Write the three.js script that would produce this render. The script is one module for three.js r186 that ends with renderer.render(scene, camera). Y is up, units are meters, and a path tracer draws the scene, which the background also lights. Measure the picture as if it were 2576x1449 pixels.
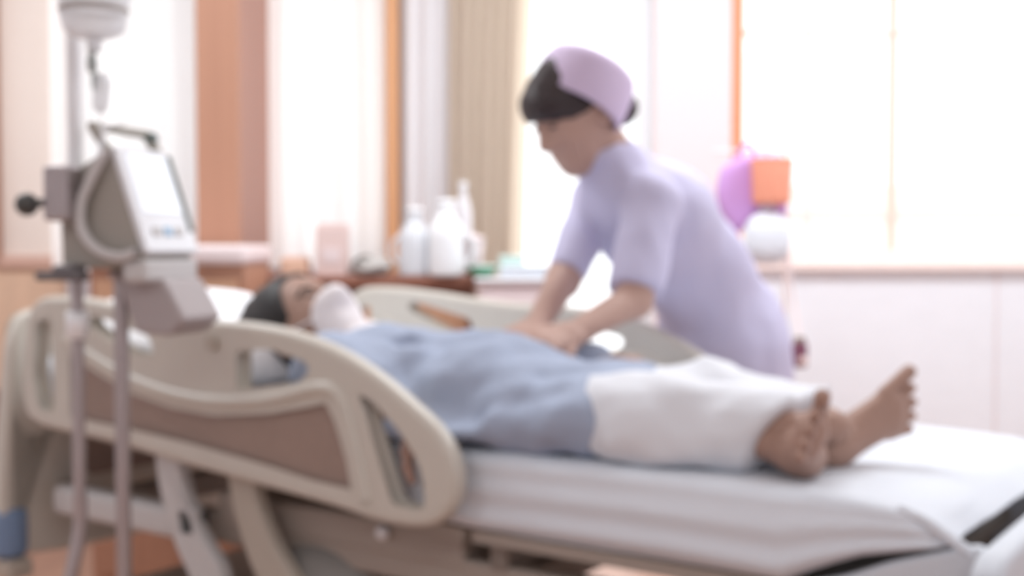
import * as THREE from 'three';
import { mergeGeometries, mergeVertices, toCreasedNormals } from 'three/addons/utils/BufferGeometryUtils.js';
import { RoundedBoxGeometry } from 'three/addons/geometries/RoundedBoxGeometry.js';
import { ImprovedNoise } from 'three/addons/math/ImprovedNoise.js';
import { RectAreaLightUniformsLib } from 'three/addons/lights/RectAreaLightUniformsLib.js';

// ───────────────────────── camera, sky, light, exposure ─────────────────────────
const scene = new THREE.Scene();
const camera = new THREE.PerspectiveCamera(27.16, 2576 / 1449, 0.05, 200);
camera.position.set(0, 1.10, 0);
camera.rotation.set(THREE.MathUtils.degToRad(-2), 0, 0);
camera.focus = 0.5;               // focused far in front of everything: the whole ward is soft
camera.userData.fStop = 7.0;
const renderer = new THREE.WebGLRenderer({ antialias: true });
renderer.toneMapping = THREE.LinearToneMapping;
renderer.toneMappingExposure = 1.0;
renderer.shadowMap.enabled = true;
RectAreaLightUniformsLib.init();
const SKY = 1.9, FILL_LAMP = 12.6;
scene.background = new THREE.Color(0.97 * SKY, 0.985 * SKY, 1.0 * SKY);
const sun = new THREE.DirectionalLight(new THREE.Color(1.0, 0.95, 0.92), 1.5);
sun.position.set(6.2, 7.6, -9.2); sun.target.position.set(0.4, 0.8, -2.6);
sun.castShadow = true; sun.shadow.radius = 3;
Object.assign(sun.shadow.camera, { left: -7, right: 7, top: 7, bottom: -7, near: 0.5, far: 40 });
scene.add(sun, sun.target);

// ───────────────────────── helpers ─────────────────────────
const V3 = (x, y, z) => new THREE.Vector3(x, y, z);
const noise = new ImprovedNoise();
const N = (x, y, z) => noise.noise(x + 31.7, y + 12.3, z + 77.1);
const taken = new Map();
function numbered(n) { const k = taken.get(n) ?? 0; taken.set(n, k + 1); return k ? `${n}_${String(k).padStart(3, '0')}` : n; }
function tag(o, label, category, group) { o.userData.label = label; o.userData.category = category; if (group) o.userData.group = group; return o; }
function shade(o) { o.traverse((m) => { if (m.isMesh) { m.castShadow = true; m.receiveShadow = true; } }); }
function thing(name, label, category, pos = [0, 0, 0], turn = 0, group) {
  const o = new THREE.Group(); o.name = numbered(name); o.position.set(...pos); o.rotation.y = turn;
  scene.add(o); return tag(o, label, category, group);
}
function obj(name, geos, mat, parent) {
  const list = (Array.isArray(geos) ? geos : [geos]).map((g) => { const h = g.index ? g.toNonIndexed() : g; for (const k of Object.keys(h.attributes)) if (!['position', 'normal', 'uv'].includes(k)) h.deleteAttribute(k); return h; });
  if (!list.every((g) => g.attributes.uv)) list.forEach((g) => g.deleteAttribute('uv'));
  const m = new THREE.Mesh(list.length > 1 ? mergeGeometries(list) : list[0], mat);
  m.name = numbered(name); m.castShadow = m.receiveShadow = true;
  (parent ?? scene).add(m); return m;
}
function struct(name, geos, mat, parent) { const m = obj(name, geos, mat, parent); m.userData.kind = 'structure'; return m; }
const box = (w, h, d, x = 0, y = 0, z = 0, r = 0.006) => new RoundedBoxGeometry(w, h, d, 2, Math.min(r, w / 2.01, h / 2.01, d / 2.01)).translate(x, y, z);
const slab = (x0, x1, y0, y1, z0, z1, r = 0.004) => box(x1 - x0, y1 - y0, z1 - z0, (x0 + x1) / 2, (y0 + y1) / 2, (z0 + z1) / 2, r);
const plain = (x0, x1, y0, y1, z0, z1) => new THREE.BoxGeometry(x1 - x0, y1 - y0, z1 - z0).translate((x0 + x1) / 2, (y0 + y1) / 2, (z0 + z1) / 2);
const tube = (pts, r, closed = false, seg = 48, rad = 12) => new THREE.TubeGeometry(new THREE.CatmullRomCurve3(pts.map((p) => V3(...p)), closed, 'centripetal'), seg, r, rad, closed);
function rod(a, b, r, r2 = r, n = 20) {
  const A = V3(...a), B = V3(...b), g = new THREE.CylinderGeometry(r2, r, A.distanceTo(B), n);
  g.applyQuaternion(new THREE.Quaternion().setFromUnitVectors(V3(0, 1, 0), B.clone().sub(A).normalize()));
  return g.translate((a[0] + b[0]) / 2, (a[1] + b[1]) / 2, (a[2] + b[2]) / 2);
}
const lathe = (pts, n = 32) => new THREE.LatheGeometry(pts.map((p) => new THREE.Vector2(...p)), n);
function smoothPath(P, pts) { // closed smooth outline through points
  const c = new THREE.CatmullRomCurve3(pts.map((p) => V3(p[0], p[1], 0)), true, 'centripetal').getPoints(pts.length * 7);
  c.forEach((p, i) => (i ? P.lineTo(p.x, p.y) : P.moveTo(p.x, p.y))); return P;
}
const roundPoly = (P, pts, r) => { // polygon with rounded corners
  const n = pts.length;
  for (let i = 0; i < n; i++) {
    const a = pts[(i + n - 1) % n], b = pts[i], c = pts[(i + 1) % n];
    const la = Math.hypot(a[0] - b[0], a[1] - b[1]), lc = Math.hypot(c[0] - b[0], c[1] - b[1]), q = Math.min(r, la / 2.1, lc / 2.1);
    const p = [b[0] + (a[0] - b[0]) / la * q, b[1] + (a[1] - b[1]) / la * q], s = [b[0] + (c[0] - b[0]) / lc * q, b[1] + (c[1] - b[1]) / lc * q];
    i ? P.lineTo(...p) : P.moveTo(...p); P.quadraticCurveTo(b[0], b[1], s[0], s[1]);
  }
  P.closePath(); return P;
};
const extrude = (shape, depth, bevel = 0.006, seg = 3) => new THREE.ExtrudeGeometry(shape, { depth: depth - 2 * bevel, bevelEnabled: true, bevelThickness: bevel, bevelSize: bevel, bevelOffset: -bevel, bevelSegments: seg, curveSegments: 14 }).translate(0, 0, bevel - depth / 2);

// signed distance modelling, meshed by surface nets
const len = Math.hypot;
const cap = (a, ra, b, rb) => {
  const bx = b[0] - a[0], by = b[1] - a[1], bz = b[2] - a[2], L = bx * bx + by * by + bz * bz || 1e-9;
  return (x, y, z) => { const px = x - a[0], py = y - a[1], pz = z - a[2], t = Math.min(1, Math.max(0, (px * bx + py * by + pz * bz) / L)); return len(px - bx * t, py - by * t, pz - bz * t) - ra - (rb - ra) * t; };
};
const ell = (c, r, turn) => { // turn: [axisX, axisY, axisZ]
  const A = turn ?? [[1, 0, 0], [0, 1, 0], [0, 0, 1]];
  return (x, y, z) => {
    const p = [x - c[0], y - c[1], z - c[2]], q = A.map((a, i) => (p[0] * a[0] + p[1] * a[1] + p[2] * a[2]) / r[i]);
    const k0 = len(...q), k1 = len(q[0] / r[0], q[1] / r[1], q[2] / r[2]); return k1 < 1e-9 ? -Math.min(...r) : k0 * (k0 - 1) / k1;
  };
};
const smin = (a, b, k) => { const h = Math.max(k - Math.abs(a - b), 0) / k; return Math.min(a, b) - h * h * k / 4; };
const join = (k, ...f) => (x, y, z) => { let d = f[0](x, y, z); for (let i = 1; i < f.length; i++) d = smin(d, f[i](x, y, z), k); return d; };
const cut = (k, f, g) => (x, y, z) => -smin(-f(x, y, z), g(x, y, z), k);
function nets(f, lo, hi, h) {
  const n = [0, 1, 2].map((i) => Math.ceil((hi[i] - lo[i]) / h) + 1), [nx, ny, nz] = n, S = new Float32Array(nx * ny * nz), at = (i, j, k) => i + nx * (j + ny * k);
  for (let k = 0; k < nz; k++) for (let j = 0; j < ny; j++) for (let i = 0; i < nx; i++) {
    const edge = !i || !j || !k || i === nx - 1 || j === ny - 1 || k === nz - 1, d = f(lo[0] + i * h, lo[1] + j * h, lo[2] + k * h);
    S[at(i, j, k)] = edge ? Math.max(d, h * 0.3) : d;
  }
  const id = new Int32Array(nx * ny * nz).fill(-1), pos = [], idx = [];
  for (let k = 0; k < nz - 1; k++) for (let j = 0; j < ny - 1; j++) for (let i = 0; i < nx - 1; i++) {
    const v = []; for (let c = 0; c < 8; c++) v.push(S[at(i + (c & 1), j + (c >> 1 & 1), k + (c >> 2))]);
    let m = 0; v.forEach((d, c) => { if (d < 0) m |= 1 << c; }); if (!m || m === 255) continue;
    let s = [0, 0, 0], q = 0;
    for (let a = 0; a < 8; a++) for (const w of [1, 2, 4]) if (!(a & w)) { const b = a | w; if ((v[a] < 0) !== (v[b] < 0)) { const t = v[a] / (v[a] - v[b]); for (let e = 0; e < 3; e++) { const A = a >> e & 1, B = b >> e & 1; s[e] += A + (B - A) * t; } q++; } }
    id[at(i, j, k)] = pos.length / 3; pos.push(lo[0] + (i + s[0] / q) * h, lo[1] + (j + s[1] / q) * h, lo[2] + (k + s[2] / q) * h);
  }
  const step = [1, nx, nx * ny];
  for (let k = 1; k < nz - 1; k++) for (let j = 1; j < ny - 1; j++) for (let i = 1; i < nx - 1; i++) {
    const c = at(i, j, k);
    for (let e = 0; e < 3; e++) {
      const a = S[c] < 0, b = S[c + step[e]] < 0; if (a === b) continue;
      const u = step[(e + 1) % 3], w = step[(e + 2) % 3], q = [id[c - u - w], id[c - w], id[c], id[c - u]]; if (q.some((t) => t < 0)) continue;
      a ? idx.push(q[0], q[1], q[2], q[0], q[2], q[3]) : idx.push(q[0], q[2], q[1], q[0], q[3], q[2]);
    }
  }
  const g = new THREE.BufferGeometry(); g.setAttribute('position', new THREE.Float32BufferAttribute(pos, 3)); g.setIndex(idx); g.computeVertexNormals(); return g;
}
const basis = (X, Y, Z, o) => new THREE.Matrix4().makeBasis(V3(...X), V3(...Y), V3(...Z)).setPosition(V3(...o));
function frame(Y, Zhint) { // orthonormal axes: Y kept, Z close to the hint, X = Y x Z
  const y = V3(...Y).normalize(), z = V3(...Zhint); z.addScaledVector(y, -z.dot(y)).normalize(); const x = y.clone().cross(z);
  return [x.toArray(), y.toArray(), z.toArray()];
}

// procedural textures
let seed = 7; const rnd = () => { seed = (seed * 1664525 + 1013904223) >>> 0; return seed / 4294967296; };
function texture(w, h, fn, repeat) {
  const d = new Uint8Array(w * h * 4);
  for (let y = 0; y < h; y++) for (let x = 0; x < w; x++) { const c = fn(x / w, y / h); for (let i = 0; i < 3; i++) d[(y * w + x) * 4 + i] = Math.max(0, Math.min(255, c[i])); d[(y * w + x) * 4 + 3] = 255; }
  const t = new THREE.DataTexture(d, w, h); t.colorSpace = THREE.SRGBColorSpace; t.magFilter = THREE.LinearFilter; t.wrapS = t.wrapT = THREE.RepeatWrapping; if (repeat) t.repeat.set(...repeat); t.needsUpdate = true; return t;
}
const wood = (r, g, b, amount = 14, rep) => texture(256, 256, (u, v) => { const k = N(u * 26, v * 2.2, 3) * amount + N(u * 90, v * 6, 9) * amount * 0.5; return [r + k, g + k * 0.85, b + k * 0.7]; }, rep);
const mottled = (r, g, b, amount = 4, rep) => texture(128, 128, (u, v) => { const k = N(u * 7, v * 7, 5) * amount + N(u * 40, v * 40, 2) * amount * 0.6; return [r + k, g + k, b + k]; }, rep);
const std = (hex, roughness = 0.6, more = {}) => new THREE.MeshStandardMaterial({ color: hex, roughness, ...more });
const phys = (hex, roughness, more) => new THREE.MeshPhysicalMaterial({ color: hex, roughness, ...more });

const M = {
  wall: std(0xffffff, 0.8, { map: mottled(239, 241, 247, 2, [2, 2]) }),
  wallBeige: std(0xffffff, 0.8, { map: mottled(240, 226, 217, 2) }),
  dado: std(0xffffff, 0.55, { map: wood(226, 192, 166, 8) }),
  floor: std(0xffffff, 0.35, { map: wood(196, 158, 138, 10, [3, 3]) }),
  ceiling: std(0xf6f4f2, 0.9),
  brown: std(0xffffff, 0.45, { map: wood(186, 138, 114, 9) }),
  brownDark: std(0xffffff, 0.5, { map: wood(142, 98, 82, 8) }),
  orangeWood: std(0xffffff, 0.5, { map: wood(210, 164, 134, 10) }),
  salmon: std(0xf7d6c6, 0.5), salmonPale: std(0xfbeae4, 0.5), flareOrange: std(0xf0a074, 0.5),  // window frame colours: brown wood with the flare brightening put in
  white: std(0xf4f4f6, 0.5), footBoard: std(0xd3d8e0, 0.6), whiteGloss: phys(0xf6f7fa, 0.25, { clearcoat: 0.4 }), pinkWhite: std(0xefdfdf, 0.5),
  cream: phys(0xd0c9be, 0.38, { clearcoat: 0.25, clearcoatRoughness: 0.3 }),
  creamGrey: std(0xbdb3a6, 0.5), taupe: std(0xa89c92, 0.55), taupeDark: std(0x8a7f77, 0.6), mauvePanel: std(0xac9488, 0.5, { map: mottled(240, 240, 240, 8) }),
  sheet: phys(0xe4e9f1, 0.85, { sheen: 0.2 }), pillow: std(0xf6f6f9, 0.85),
  blueBumper: std(0x7c93b4, 0.5), castor: std(0x8a8682, 0.5), black: std(0x2c2b2b, 0.5), knob: std(0x4a4a48, 0.4),
  chrome: std(0xf8f8fa, 0.35, { metalness: 0.15 }), steel: std(0xb4abab, 0.35, { metalness: 0.6 }),
  pumpGrey: std(0xa8a299, 0.55), pumpLight: std(0xd2cfce, 0.5), pumpWhite: phys(0xf4f6fa, 0.3, { clearcoat: 0.5 }), mauveGrey: std(0xb0a6a6, 0.55), greenGrey: std(0x6d7874, 0.5),
  screen: std(0xf2f6fb, 0.2, { emissive: 0xeaf2fb, emissiveIntensity: 0.45 }), blueKey: std(0xa9cbe6, 0.5),
  skin: phys(0xac8a7b, 0.55, { sheen: 0.15 }), skinNurse: phys(0xbf9c8e, 0.55, { sheen: 0.15 }), lip: std(0xa6665e, 0.5), eye: std(0x2b2422, 0.3),
  hair: std(0x231f20, 0.5), hairNurse: std(0x33282a, 0.5),
  gown: phys(0xa6b0c5, 0.9, { sheen: 0.25 }), trousers: phys(0xe6e8ee, 0.9, { sheen: 0.2 }), mask: std(0xf4eef0, 0.8),
  lilac: phys(0xcfcbe6, 0.85, { sheen: 0.3 }), cap: phys(0xdccbe8, 0.8, { sheen: 0.3 }), shoe: std(0xf0eeee, 0.5), tights: std(0xe8d8d0, 0.8),
  sheer: phys(0xffffff, 1, { transmission: 0.75, thickness: 0, side: THREE.DoubleSide }),
  beigeCurtain: phys(0xd2c3b3, 0.95, { transmission: 0.12, thickness: 0, side: THREE.DoubleSide }), litCurtainEdge: phys(0xf0e4d2, 0.95, { transmission: 0.35, thickness: 0, side: THREE.DoubleSide }),
  greyCurtain: phys(0xefedf0, 0.95, { transmission: 0.15, thickness: 0, side: THREE.DoubleSide }),
  glass: phys(0xffffff, 0, { transmission: 1, thickness: 0, ior: 1.45 }),
  clearPlastic: phys(0xfafbfd, 0.6, { transmission: 0.5, thickness: 0, side: THREE.DoubleSide }), dripDark: std(0xa8b0ae, 0.4),
  purple: std(0xcf9fdd, 0.5), orangeBasket: std(0xf4a488, 0.55), maroon: std(0x7c4a60, 0.5), green: std(0x5c9a78, 0.5), mint: std(0xd6efe8, 0.5),
  pinkBox: std(0xe8d0cb, 0.7), peach: std(0xe9c3ab, 0.6), greyItem: std(0xb9b4b0, 0.6), jug: phys(0xf4f7fc, 0.3, { transmission: 0.25, thickness: 0 }),
  facade: std(0xf4efec, 0.9), facadePink: std(0xf8e8e3, 0.9), ground: std(0xc9c4bd, 0.9),
};

// ───────────────────────── the room ─────────────────────────
const XL = -3.2, XR = 2.9, ZB = -4.6, ZF = 2.2, H = 2.75, T = 0.22;
struct('floor', plain(XL - T, XR + T, -0.15, 0, ZB - T, ZF + T), M.floor);
struct('ceiling', plain(XL - T, XR + T, H, H + 0.15, ZB - T, ZF + T), M.ceiling);
struct('wall_left', plain(XL - T, XL, 0, H, ZB - T, ZF + T), M.wall);
struct('wall_right', plain(XR, XR + T, 0, H, ZB - T, ZF + T), M.wall);
struct('wall_front', plain(XL, XR, 0, H, ZF, ZF + T), M.wall);
const WIN = [[-1.70, -1.20, 1.03], [-0.915, -0.455, 1.0], [-0.16, 0.54, 0.10], [0.85, 2.75, 1.035]]; // x0, x1, sill height
const TOP = 2.55;
{
  const g = []; let x = -1.72;
  for (const [a, b, s] of WIN) { if (a > x) g.push(plain(x, a, 0, H, ZB - T, ZB)); g.push(plain(a, b, 0, s, ZB - T, ZB), plain(a, b, TOP, H, ZB - T, ZB)); x = b; }
  g.push(plain(x, XR, 0, H, ZB - T, ZB));
  struct('wall_back', g, M.wall);
  struct('wall_back_beige', [plain(XL, -1.72, 1.05, H, ZB - T, ZB)], M.wallBeige);
  struct('trim_1', [slab(XL, -1.72, 1.02, 1.065, ZB - 0.02, ZB + 0.03)], std(0xd8b2a2, 0.5));
  struct('wall_back_dado', [plain(XL, -1.72, 0.0, 1.05, ZB - T, ZB + 0.01)], M.dado);
  struct('baseboard_back', [slab(XL, -1.2, 0, 0.55, ZB + 0.01, ZB + 0.05)], M.brownDark);
  struct('trim_2', [slab(-2.06, -1.965, 1.05, H, ZB, ZB + 0.05)], M.brown);
  // tall jamb reveal on the wall between the glazed door and the wide window
  struct('trim_3', [slab(0.54, 0.83, 0.0, H, ZB, ZB + 0.08)], M.pinkWhite);
  struct('baseboard_right', [slab(0.83, XR, 0, 0.1, ZB, ZB + 0.02)], M.white);
  struct('trim_4', [slab(1.868, 1.874, 0.1, 1.0, ZB, ZB + 0.006, 0.002)], M.pinkWhite);
}
function windowUnit(n, [a, b, s], mat, bars, beams, depth = 0.06) {
  const w = new THREE.Group(); w.name = `window_${n}`; w.userData.kind = 'structure'; w.position.set((a + b) / 2, s, ZB - 0.08); scene.add(w);
  const X = (x) => x - (a + b) / 2, h = TOP - s;
  obj('window_frame', [slab(X(a), X(a) + 0.05, 0, h, -depth / 2, depth / 2), slab(X(b) - 0.05, X(b), 0, h, -depth / 2, depth / 2), slab(X(a), X(b), 0, 0.05, -depth / 2, depth / 2), slab(X(a), X(b), h - 0.05, h, -depth / 2, depth / 2)], mat, w);
  const cuts = [a, ...bars.map((q) => q[0]), b];
  for (const [x, t, m] of bars) obj('mullion', slab(X(x) - t / 2, X(x) + t / 2, 0.05, h - 0.05, -0.022, 0.022), m, w);
  for (const [y, t, m] of beams) obj('transom', slab(X(a) + 0.05, X(b) - 0.05, y - s - t / 2, y - s + t / 2, -0.02, 0.02), m, w);
  for (let i = 0; i + 1 < cuts.length; i++) obj('pane', new THREE.PlaneGeometry(cuts[i + 1] - cuts[i], h - 0.06).translate(X((cuts[i] + cuts[i + 1]) / 2), h / 2, 0), M.glass, w);
  return w;
}
windowUnit(1, WIN[0], M.white, [[-1.45, 0.03, M.white]], []);
windowUnit(2, WIN[1], M.white, [], []);
windowUnit(3, WIN[2], M.white, [], []);
{
  const w = windowUnit(4, WIN[3], M.salmonPale, [[1.155, 0.022, M.salmonPale], [1.485, 0.03, M.salmon], [2.15, 0.03, M.salmon]], [[1.215, 0.022, M.salmonPale], [1.93, 0.02, M.salmonPale]]);
  obj('window_sill', [slab(-0.96, 0.96, -0.025, 0.0, -0.06, 0.12)], M.salmonPale, w);
  obj('jamb_strip', [slab(-0.968, -0.918, 0.0, TOP - 1.035, 0.06, 0.10)], M.flareOrange, w);
}
struct('trim_5', [slab(-0.472, -0.428, 1.0, TOP, ZB, ZB + 0.13)], std(0xe2ab7e, 0.5));

// wooden partition standing out from the window wall
{
  const p = thing('wooden_partition', 'tall reddish-brown wooden partition standing out between the two curtained windows', 'partition', [-0.985, 0, -4.27]);
  obj('front_board', slab(-0.072, 0.072, 0, H, 0.24, 0.27), M.brown, p);
  obj('side_board', slab(-0.072, 0.072, 0, H, -0.33, 0.24), std(0xffffff, 0.45, { map: wood(170, 120, 102, 8) }), p);  // darker map puts the shade of this face into the colour
}

// curtains
function cloth(w, h, folds, amp, shape, nx = 120, ny = 30) {
  const g = new THREE.PlaneGeometry(1, 1, nx, ny), p = g.attributes.position;
  for (let i = 0; i < p.count; i++) {
    const u = p.getX(i) + 0.5, v = p.getY(i) + 0.5, s = shape ? shape(u, v) : u;
    p.setXYZ(i, s * w, v * h, amp * (Math.sin(u * folds * 6.283 + N(u * 3, v * 1.2, 4) * 1.6) * 0.7 + 0.6 * N(u * folds * 0.8, v * 1.5, 8)));
  }
  g.computeVertexNormals(); return g;
}
tag(obj('sheer_curtain', cloth(0.56, 1.62, 7, 0.007).translate(-1.735, 1.0, ZB + 0.09), M.sheer), 'white sheer curtain over the window behind the infusion pump', 'curtain');
tag(obj('sheer_curtain', cloth(0.435, 1.60, 5, 0.007).translate(-0.925, 1.02, ZB + 0.10), M.sheer), 'white sheer curtain between the brown partition and the thin orange wood strip', 'curtain');
tag(obj('grey_curtain', cloth(0.19, 2.45, 3, 0.010).translate(-0.405, 0.16, ZB + 0.09), M.greyCurtain), 'narrow pale grey curtain hanging beside the thin orange wood strip', 'curtain');
{
  const c = thing('beige_curtain', 'beige curtain with its window-lit edge coloured paler drawn aside beside the glazed door', 'curtain', [-0.235, 0.12, ZB + 0.13]);
  const lean = (u, v) => u * (0.74 + 0.22 * v * v + 0.03 * v);
  obj('curtain_cloth', cloth(0.31, 2.5, 6, 0.026, lean), M.beigeCurtain, c);
  obj('lit_edge', cloth(0.05, 2.5, 1, 0.012, (u, v) => u + (0.31 / 0.05) * (0.74 + 0.22 * v * v + 0.03 * v) - 0.25).translate(0, 0, 0.02), M.litCurtainEdge, c);  // window light on the fold edge put into a paler cloth strip
}

// added fill lamps, unseen: glowing diffuser and an area light just below each
for (const [x, z, where] of [[-1.9, -3.2, 'over the head of the bed'], [0.3, -3.3, 'over the nurse'], [2.0, -3.2, 'before the wide window'], [-1.9, 0.2, 'behind the camera by the left wall'], [0.3, 0.4, 'behind the camera in the middle'], [2.0, 0.4, 'behind the camera by the right wall']]) {
  const l = thing('added_ceiling_lamp', `added white flat fill light panel on the ceiling ${where}`, 'lamp', [x, H, z]);
  obj('added_lamp_housing', slab(-0.64, 0.64, -0.035, 0, -0.34, 0.34), M.white, l);
  obj('diffuser', plain(-0.6, 0.6, -0.04, -0.034, -0.3, 0.3), std(0xffffff, 0.5, { emissive: 0xfafcff, emissiveIntensity: 1.2 }), l);
  const a = new THREE.RectAreaLight(new THREE.Color(0.915, 0.968, 1.0), z < 0 ? FILL_LAMP : FILL_LAMP * 0.4, 1.2, 0.6);
  a.position.set(0, -0.05, 0); a.rotation.x = -Math.PI / 2; l.add(a);
}

// ───────────────────────── the bed (its own axes: x to the foot, y up, z to the near side) ─────────────────────────
const TH = THREE.MathUtils.degToRad(35), sT = Math.sin(TH), cT = Math.cos(TH);
const bedAt = (x, y, z) => { const u = 1.55 - x, v = 2.10 - z; return [-u * cT + v * sT, y, -u * sT - v * cT]; };
const BO = bedAt(0, 0, 0), BT = -TH;
const deck = (x) => (x < 0.25 ? (0.25 - x) * 0.0787 : 0);       // the raised head section
const bed = thing('hospital_bed', 'cream hospital bed with slotted side rails and a raised head section', 'bed', BO, BT);
const railOuter = [[-1.0, .74], [-.995, .86], [-.972, .945], [-.93, .978], [-.83, .987], [-.66, .976], [-.52, .962], [-.374, .951], [-.232, .949], [-.121, .938], [-.006, .912], [.093, .873], [.187, .820], [.242, .783], [.277, .742], [.292, .697], [.279, .644], [.235, .606], [.14, .595], [-.008, .610], [-.168, .624], [-.402, .643], [-.665, .668], [-.84, .676], [-.94, .685], [-.985, .705]];
const panelPts = [[-.825, .874], [-.718, .838], [-.60, .800], [-.463, .777], [-.328, .771], [-.167, .789], [-.059, .811], [-.012, .822], [.018, .780], [.048, .707], [.064, .634], [-.05, .640], [-.168, .655], [-.402, .678], [-.623, .692], [-.823, .700]];
function makeRail(z) {
  const s = smoothPath(new THREE.Shape(), railOuter);
  const holes = [[[-.945, .930], [-.88, .940], [-.868, .80], [-.872, .715], [-.935, .720], [-.958, .80]], [[-.745, .915], [-.745, .945], [-.70, .950], [-.53, .918], [-.512, .880], [-.53, .862], [-.62, .868]], [[-.265, .895], [-.166, .904], [-.069, .886], [-.054, .860], [-.085, .832], [-.265, .808]]];
  const grow = (pts, d) => { const xs = pts.map((p) => p[0]), ys = pts.map((p) => p[1]), mid = (a) => (Math.min(...a) + Math.max(...a)) / 2, ext = (a) => (Math.max(...a) - Math.min(...a)) / 2, cx = mid(xs), cy = mid(ys); return pts.map(([x, y]) => [cx + (x - cx) * (1 + d / ext(xs)), cy + (y - cy) * (1 + d / ext(ys))]); };
  for (const h of holes) s.holes.push(roundPoly(new THREE.Path(), grow(h, 0.012), 0.03));
  s.holes.push(roundPoly(new THREE.Path(), [[.042, .848], [.10, .836], [.178, .776], [.222, .722], [.236, .675], [.235, .625], [.205, .616], [.135, .620], [.106, .69]], 0.025));
  s.holes.push(roundPoly(new THREE.Path(), panelPts, 0.012));
  const r = obj('side_rail', extrude(s, 0.040, 0.015, 5).translate(0, 0, z), M.cream, bed);
  obj('rail_panel', extrude(roundPoly(new THREE.Shape(), panelPts.map(([x, y]) => [x, y]), 0.01), 0.016, 0.003).translate(0, 0, z), M.mauvePanel, r);
  obj('rail_trim', tube([[-.83, .890, z + 0.012], [-.72, .848, z + 0.012], [-.60, .812, z + 0.012], [-.463, .789, z + 0.012], [-.328, .784, z + 0.012], [-.167, .802, z + 0.012], [-.03, .832, z + 0.012], [.012, .825, z + 0.012], [.035, .78, z + 0.012], [.06, .71, z + 0.012], [.08, .632, z + 0.012]], 0.017), M.cream, r);
  obj('release_button', rod([-.33, .905, z + .018], [-.33, .905, z + .028], 0.016), M.creamGrey, r);
  return r;
}
const nearRail = makeRail(0.452);
const farRail = makeRail(-0.452); farRail.position.x = 0.17;
for (const x of [-0.56, -0.33]) { // folding arms that carry the near rail
  const s = roundPoly(new THREE.Shape(), [[x - .02, .655], [x + .06, .655], [x + .075, .58], [x + .12, .50], [x + .20, .42], [x + .20, .36], [x + .12, .36], [x + .05, .45], [x + .0, .56]], 0.03);
  if (x < -0.5) s.holes.push(roundPoly(new THREE.Path(), [[x + .052, .540], [x + .108, .540], [x + .118, .478], [x + .062, .478]], 0.006));
  obj('rail_arm', extrude(s, 0.035, 0.008).translate(0, 0, 0.41), x < -0.5 ? M.pumpLight : M.creamGrey, bed);
}
obj('hole_shade', [box(0.06, 0.055, 0.02, -0.475, 0.505, 0.395)], M.black, bed);  // black backing puts the shade inside the arm hole into colour
{ // head board and foot board
  const s = roundPoly(new THREE.Shape(), [[-.505, .40], [-.49, .64], [-.46, .86], [-.42, .94], [-.2, .958], [.2, .958], [.42, .945], [.455, .88], [.475, .70], [.49, .50], [.492, .36], [.3, .34], [-.3, .34]], 0.05);
  for (const k of [-1, 1]) s.holes.push(roundPoly(new THREE.Path(), [[k * .425, .925], [k * .30, .925], [k * .26, .70], [k * .41, .65], [k * .45, .72]], 0.03));
  const hb = obj('head_board', extrude(s, 0.05, 0.015, 4).rotateY(-Math.PI / 2).translate(-1.08, 0, 0), M.cream, bed);
  obj('head_board_panel', extrude(roundPoly(new THREE.Shape(), [[-.24, .88], [.24, .88], [.27, .52], [-.27, .52]], .04), 0.06, 0.004).rotateY(-Math.PI / 2).translate(-1.08, 0, 0), M.mauvePanel, hb);
  for (const k of [-1, 1]) obj('corner_bumper', [lathe([[0, 0], [.036, .004], [.043, .02], [.043, .105], [.036, .12], [0, .125]]).translate(-1.085, .35, k * .455)], M.blueBumper, bed);
  for (const k of [-1, 1]) obj('bumper_bracket', [box(.07, .05, .07, -1.075, .325, k * .45, .015)], M.creamGrey, bed);
  const f = roundPoly(new THREE.Shape(), [[-.46, .33], [-.46, .66], [-.42, .684], [.42, .684], [.46, .66], [.46, .33]], 0.05);
  obj('foot_board', extrude(f, 0.045, 0.014, 4).rotateY(-Math.PI / 2).translate(1.165, 0, 0), M.footBoard, bed);
  for (const k of [-1, 1]) obj('foot_wing', extrude(roundPoly(new THREE.Shape(), [[.88, .40], [.88, .588], [.95, .612], [1.02, .645], [1.10, .674], [1.15, .688], [1.15, .40]], .02), .03, .008).translate(0, 0, k * .38), M.footBoard, bed);
}
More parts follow.
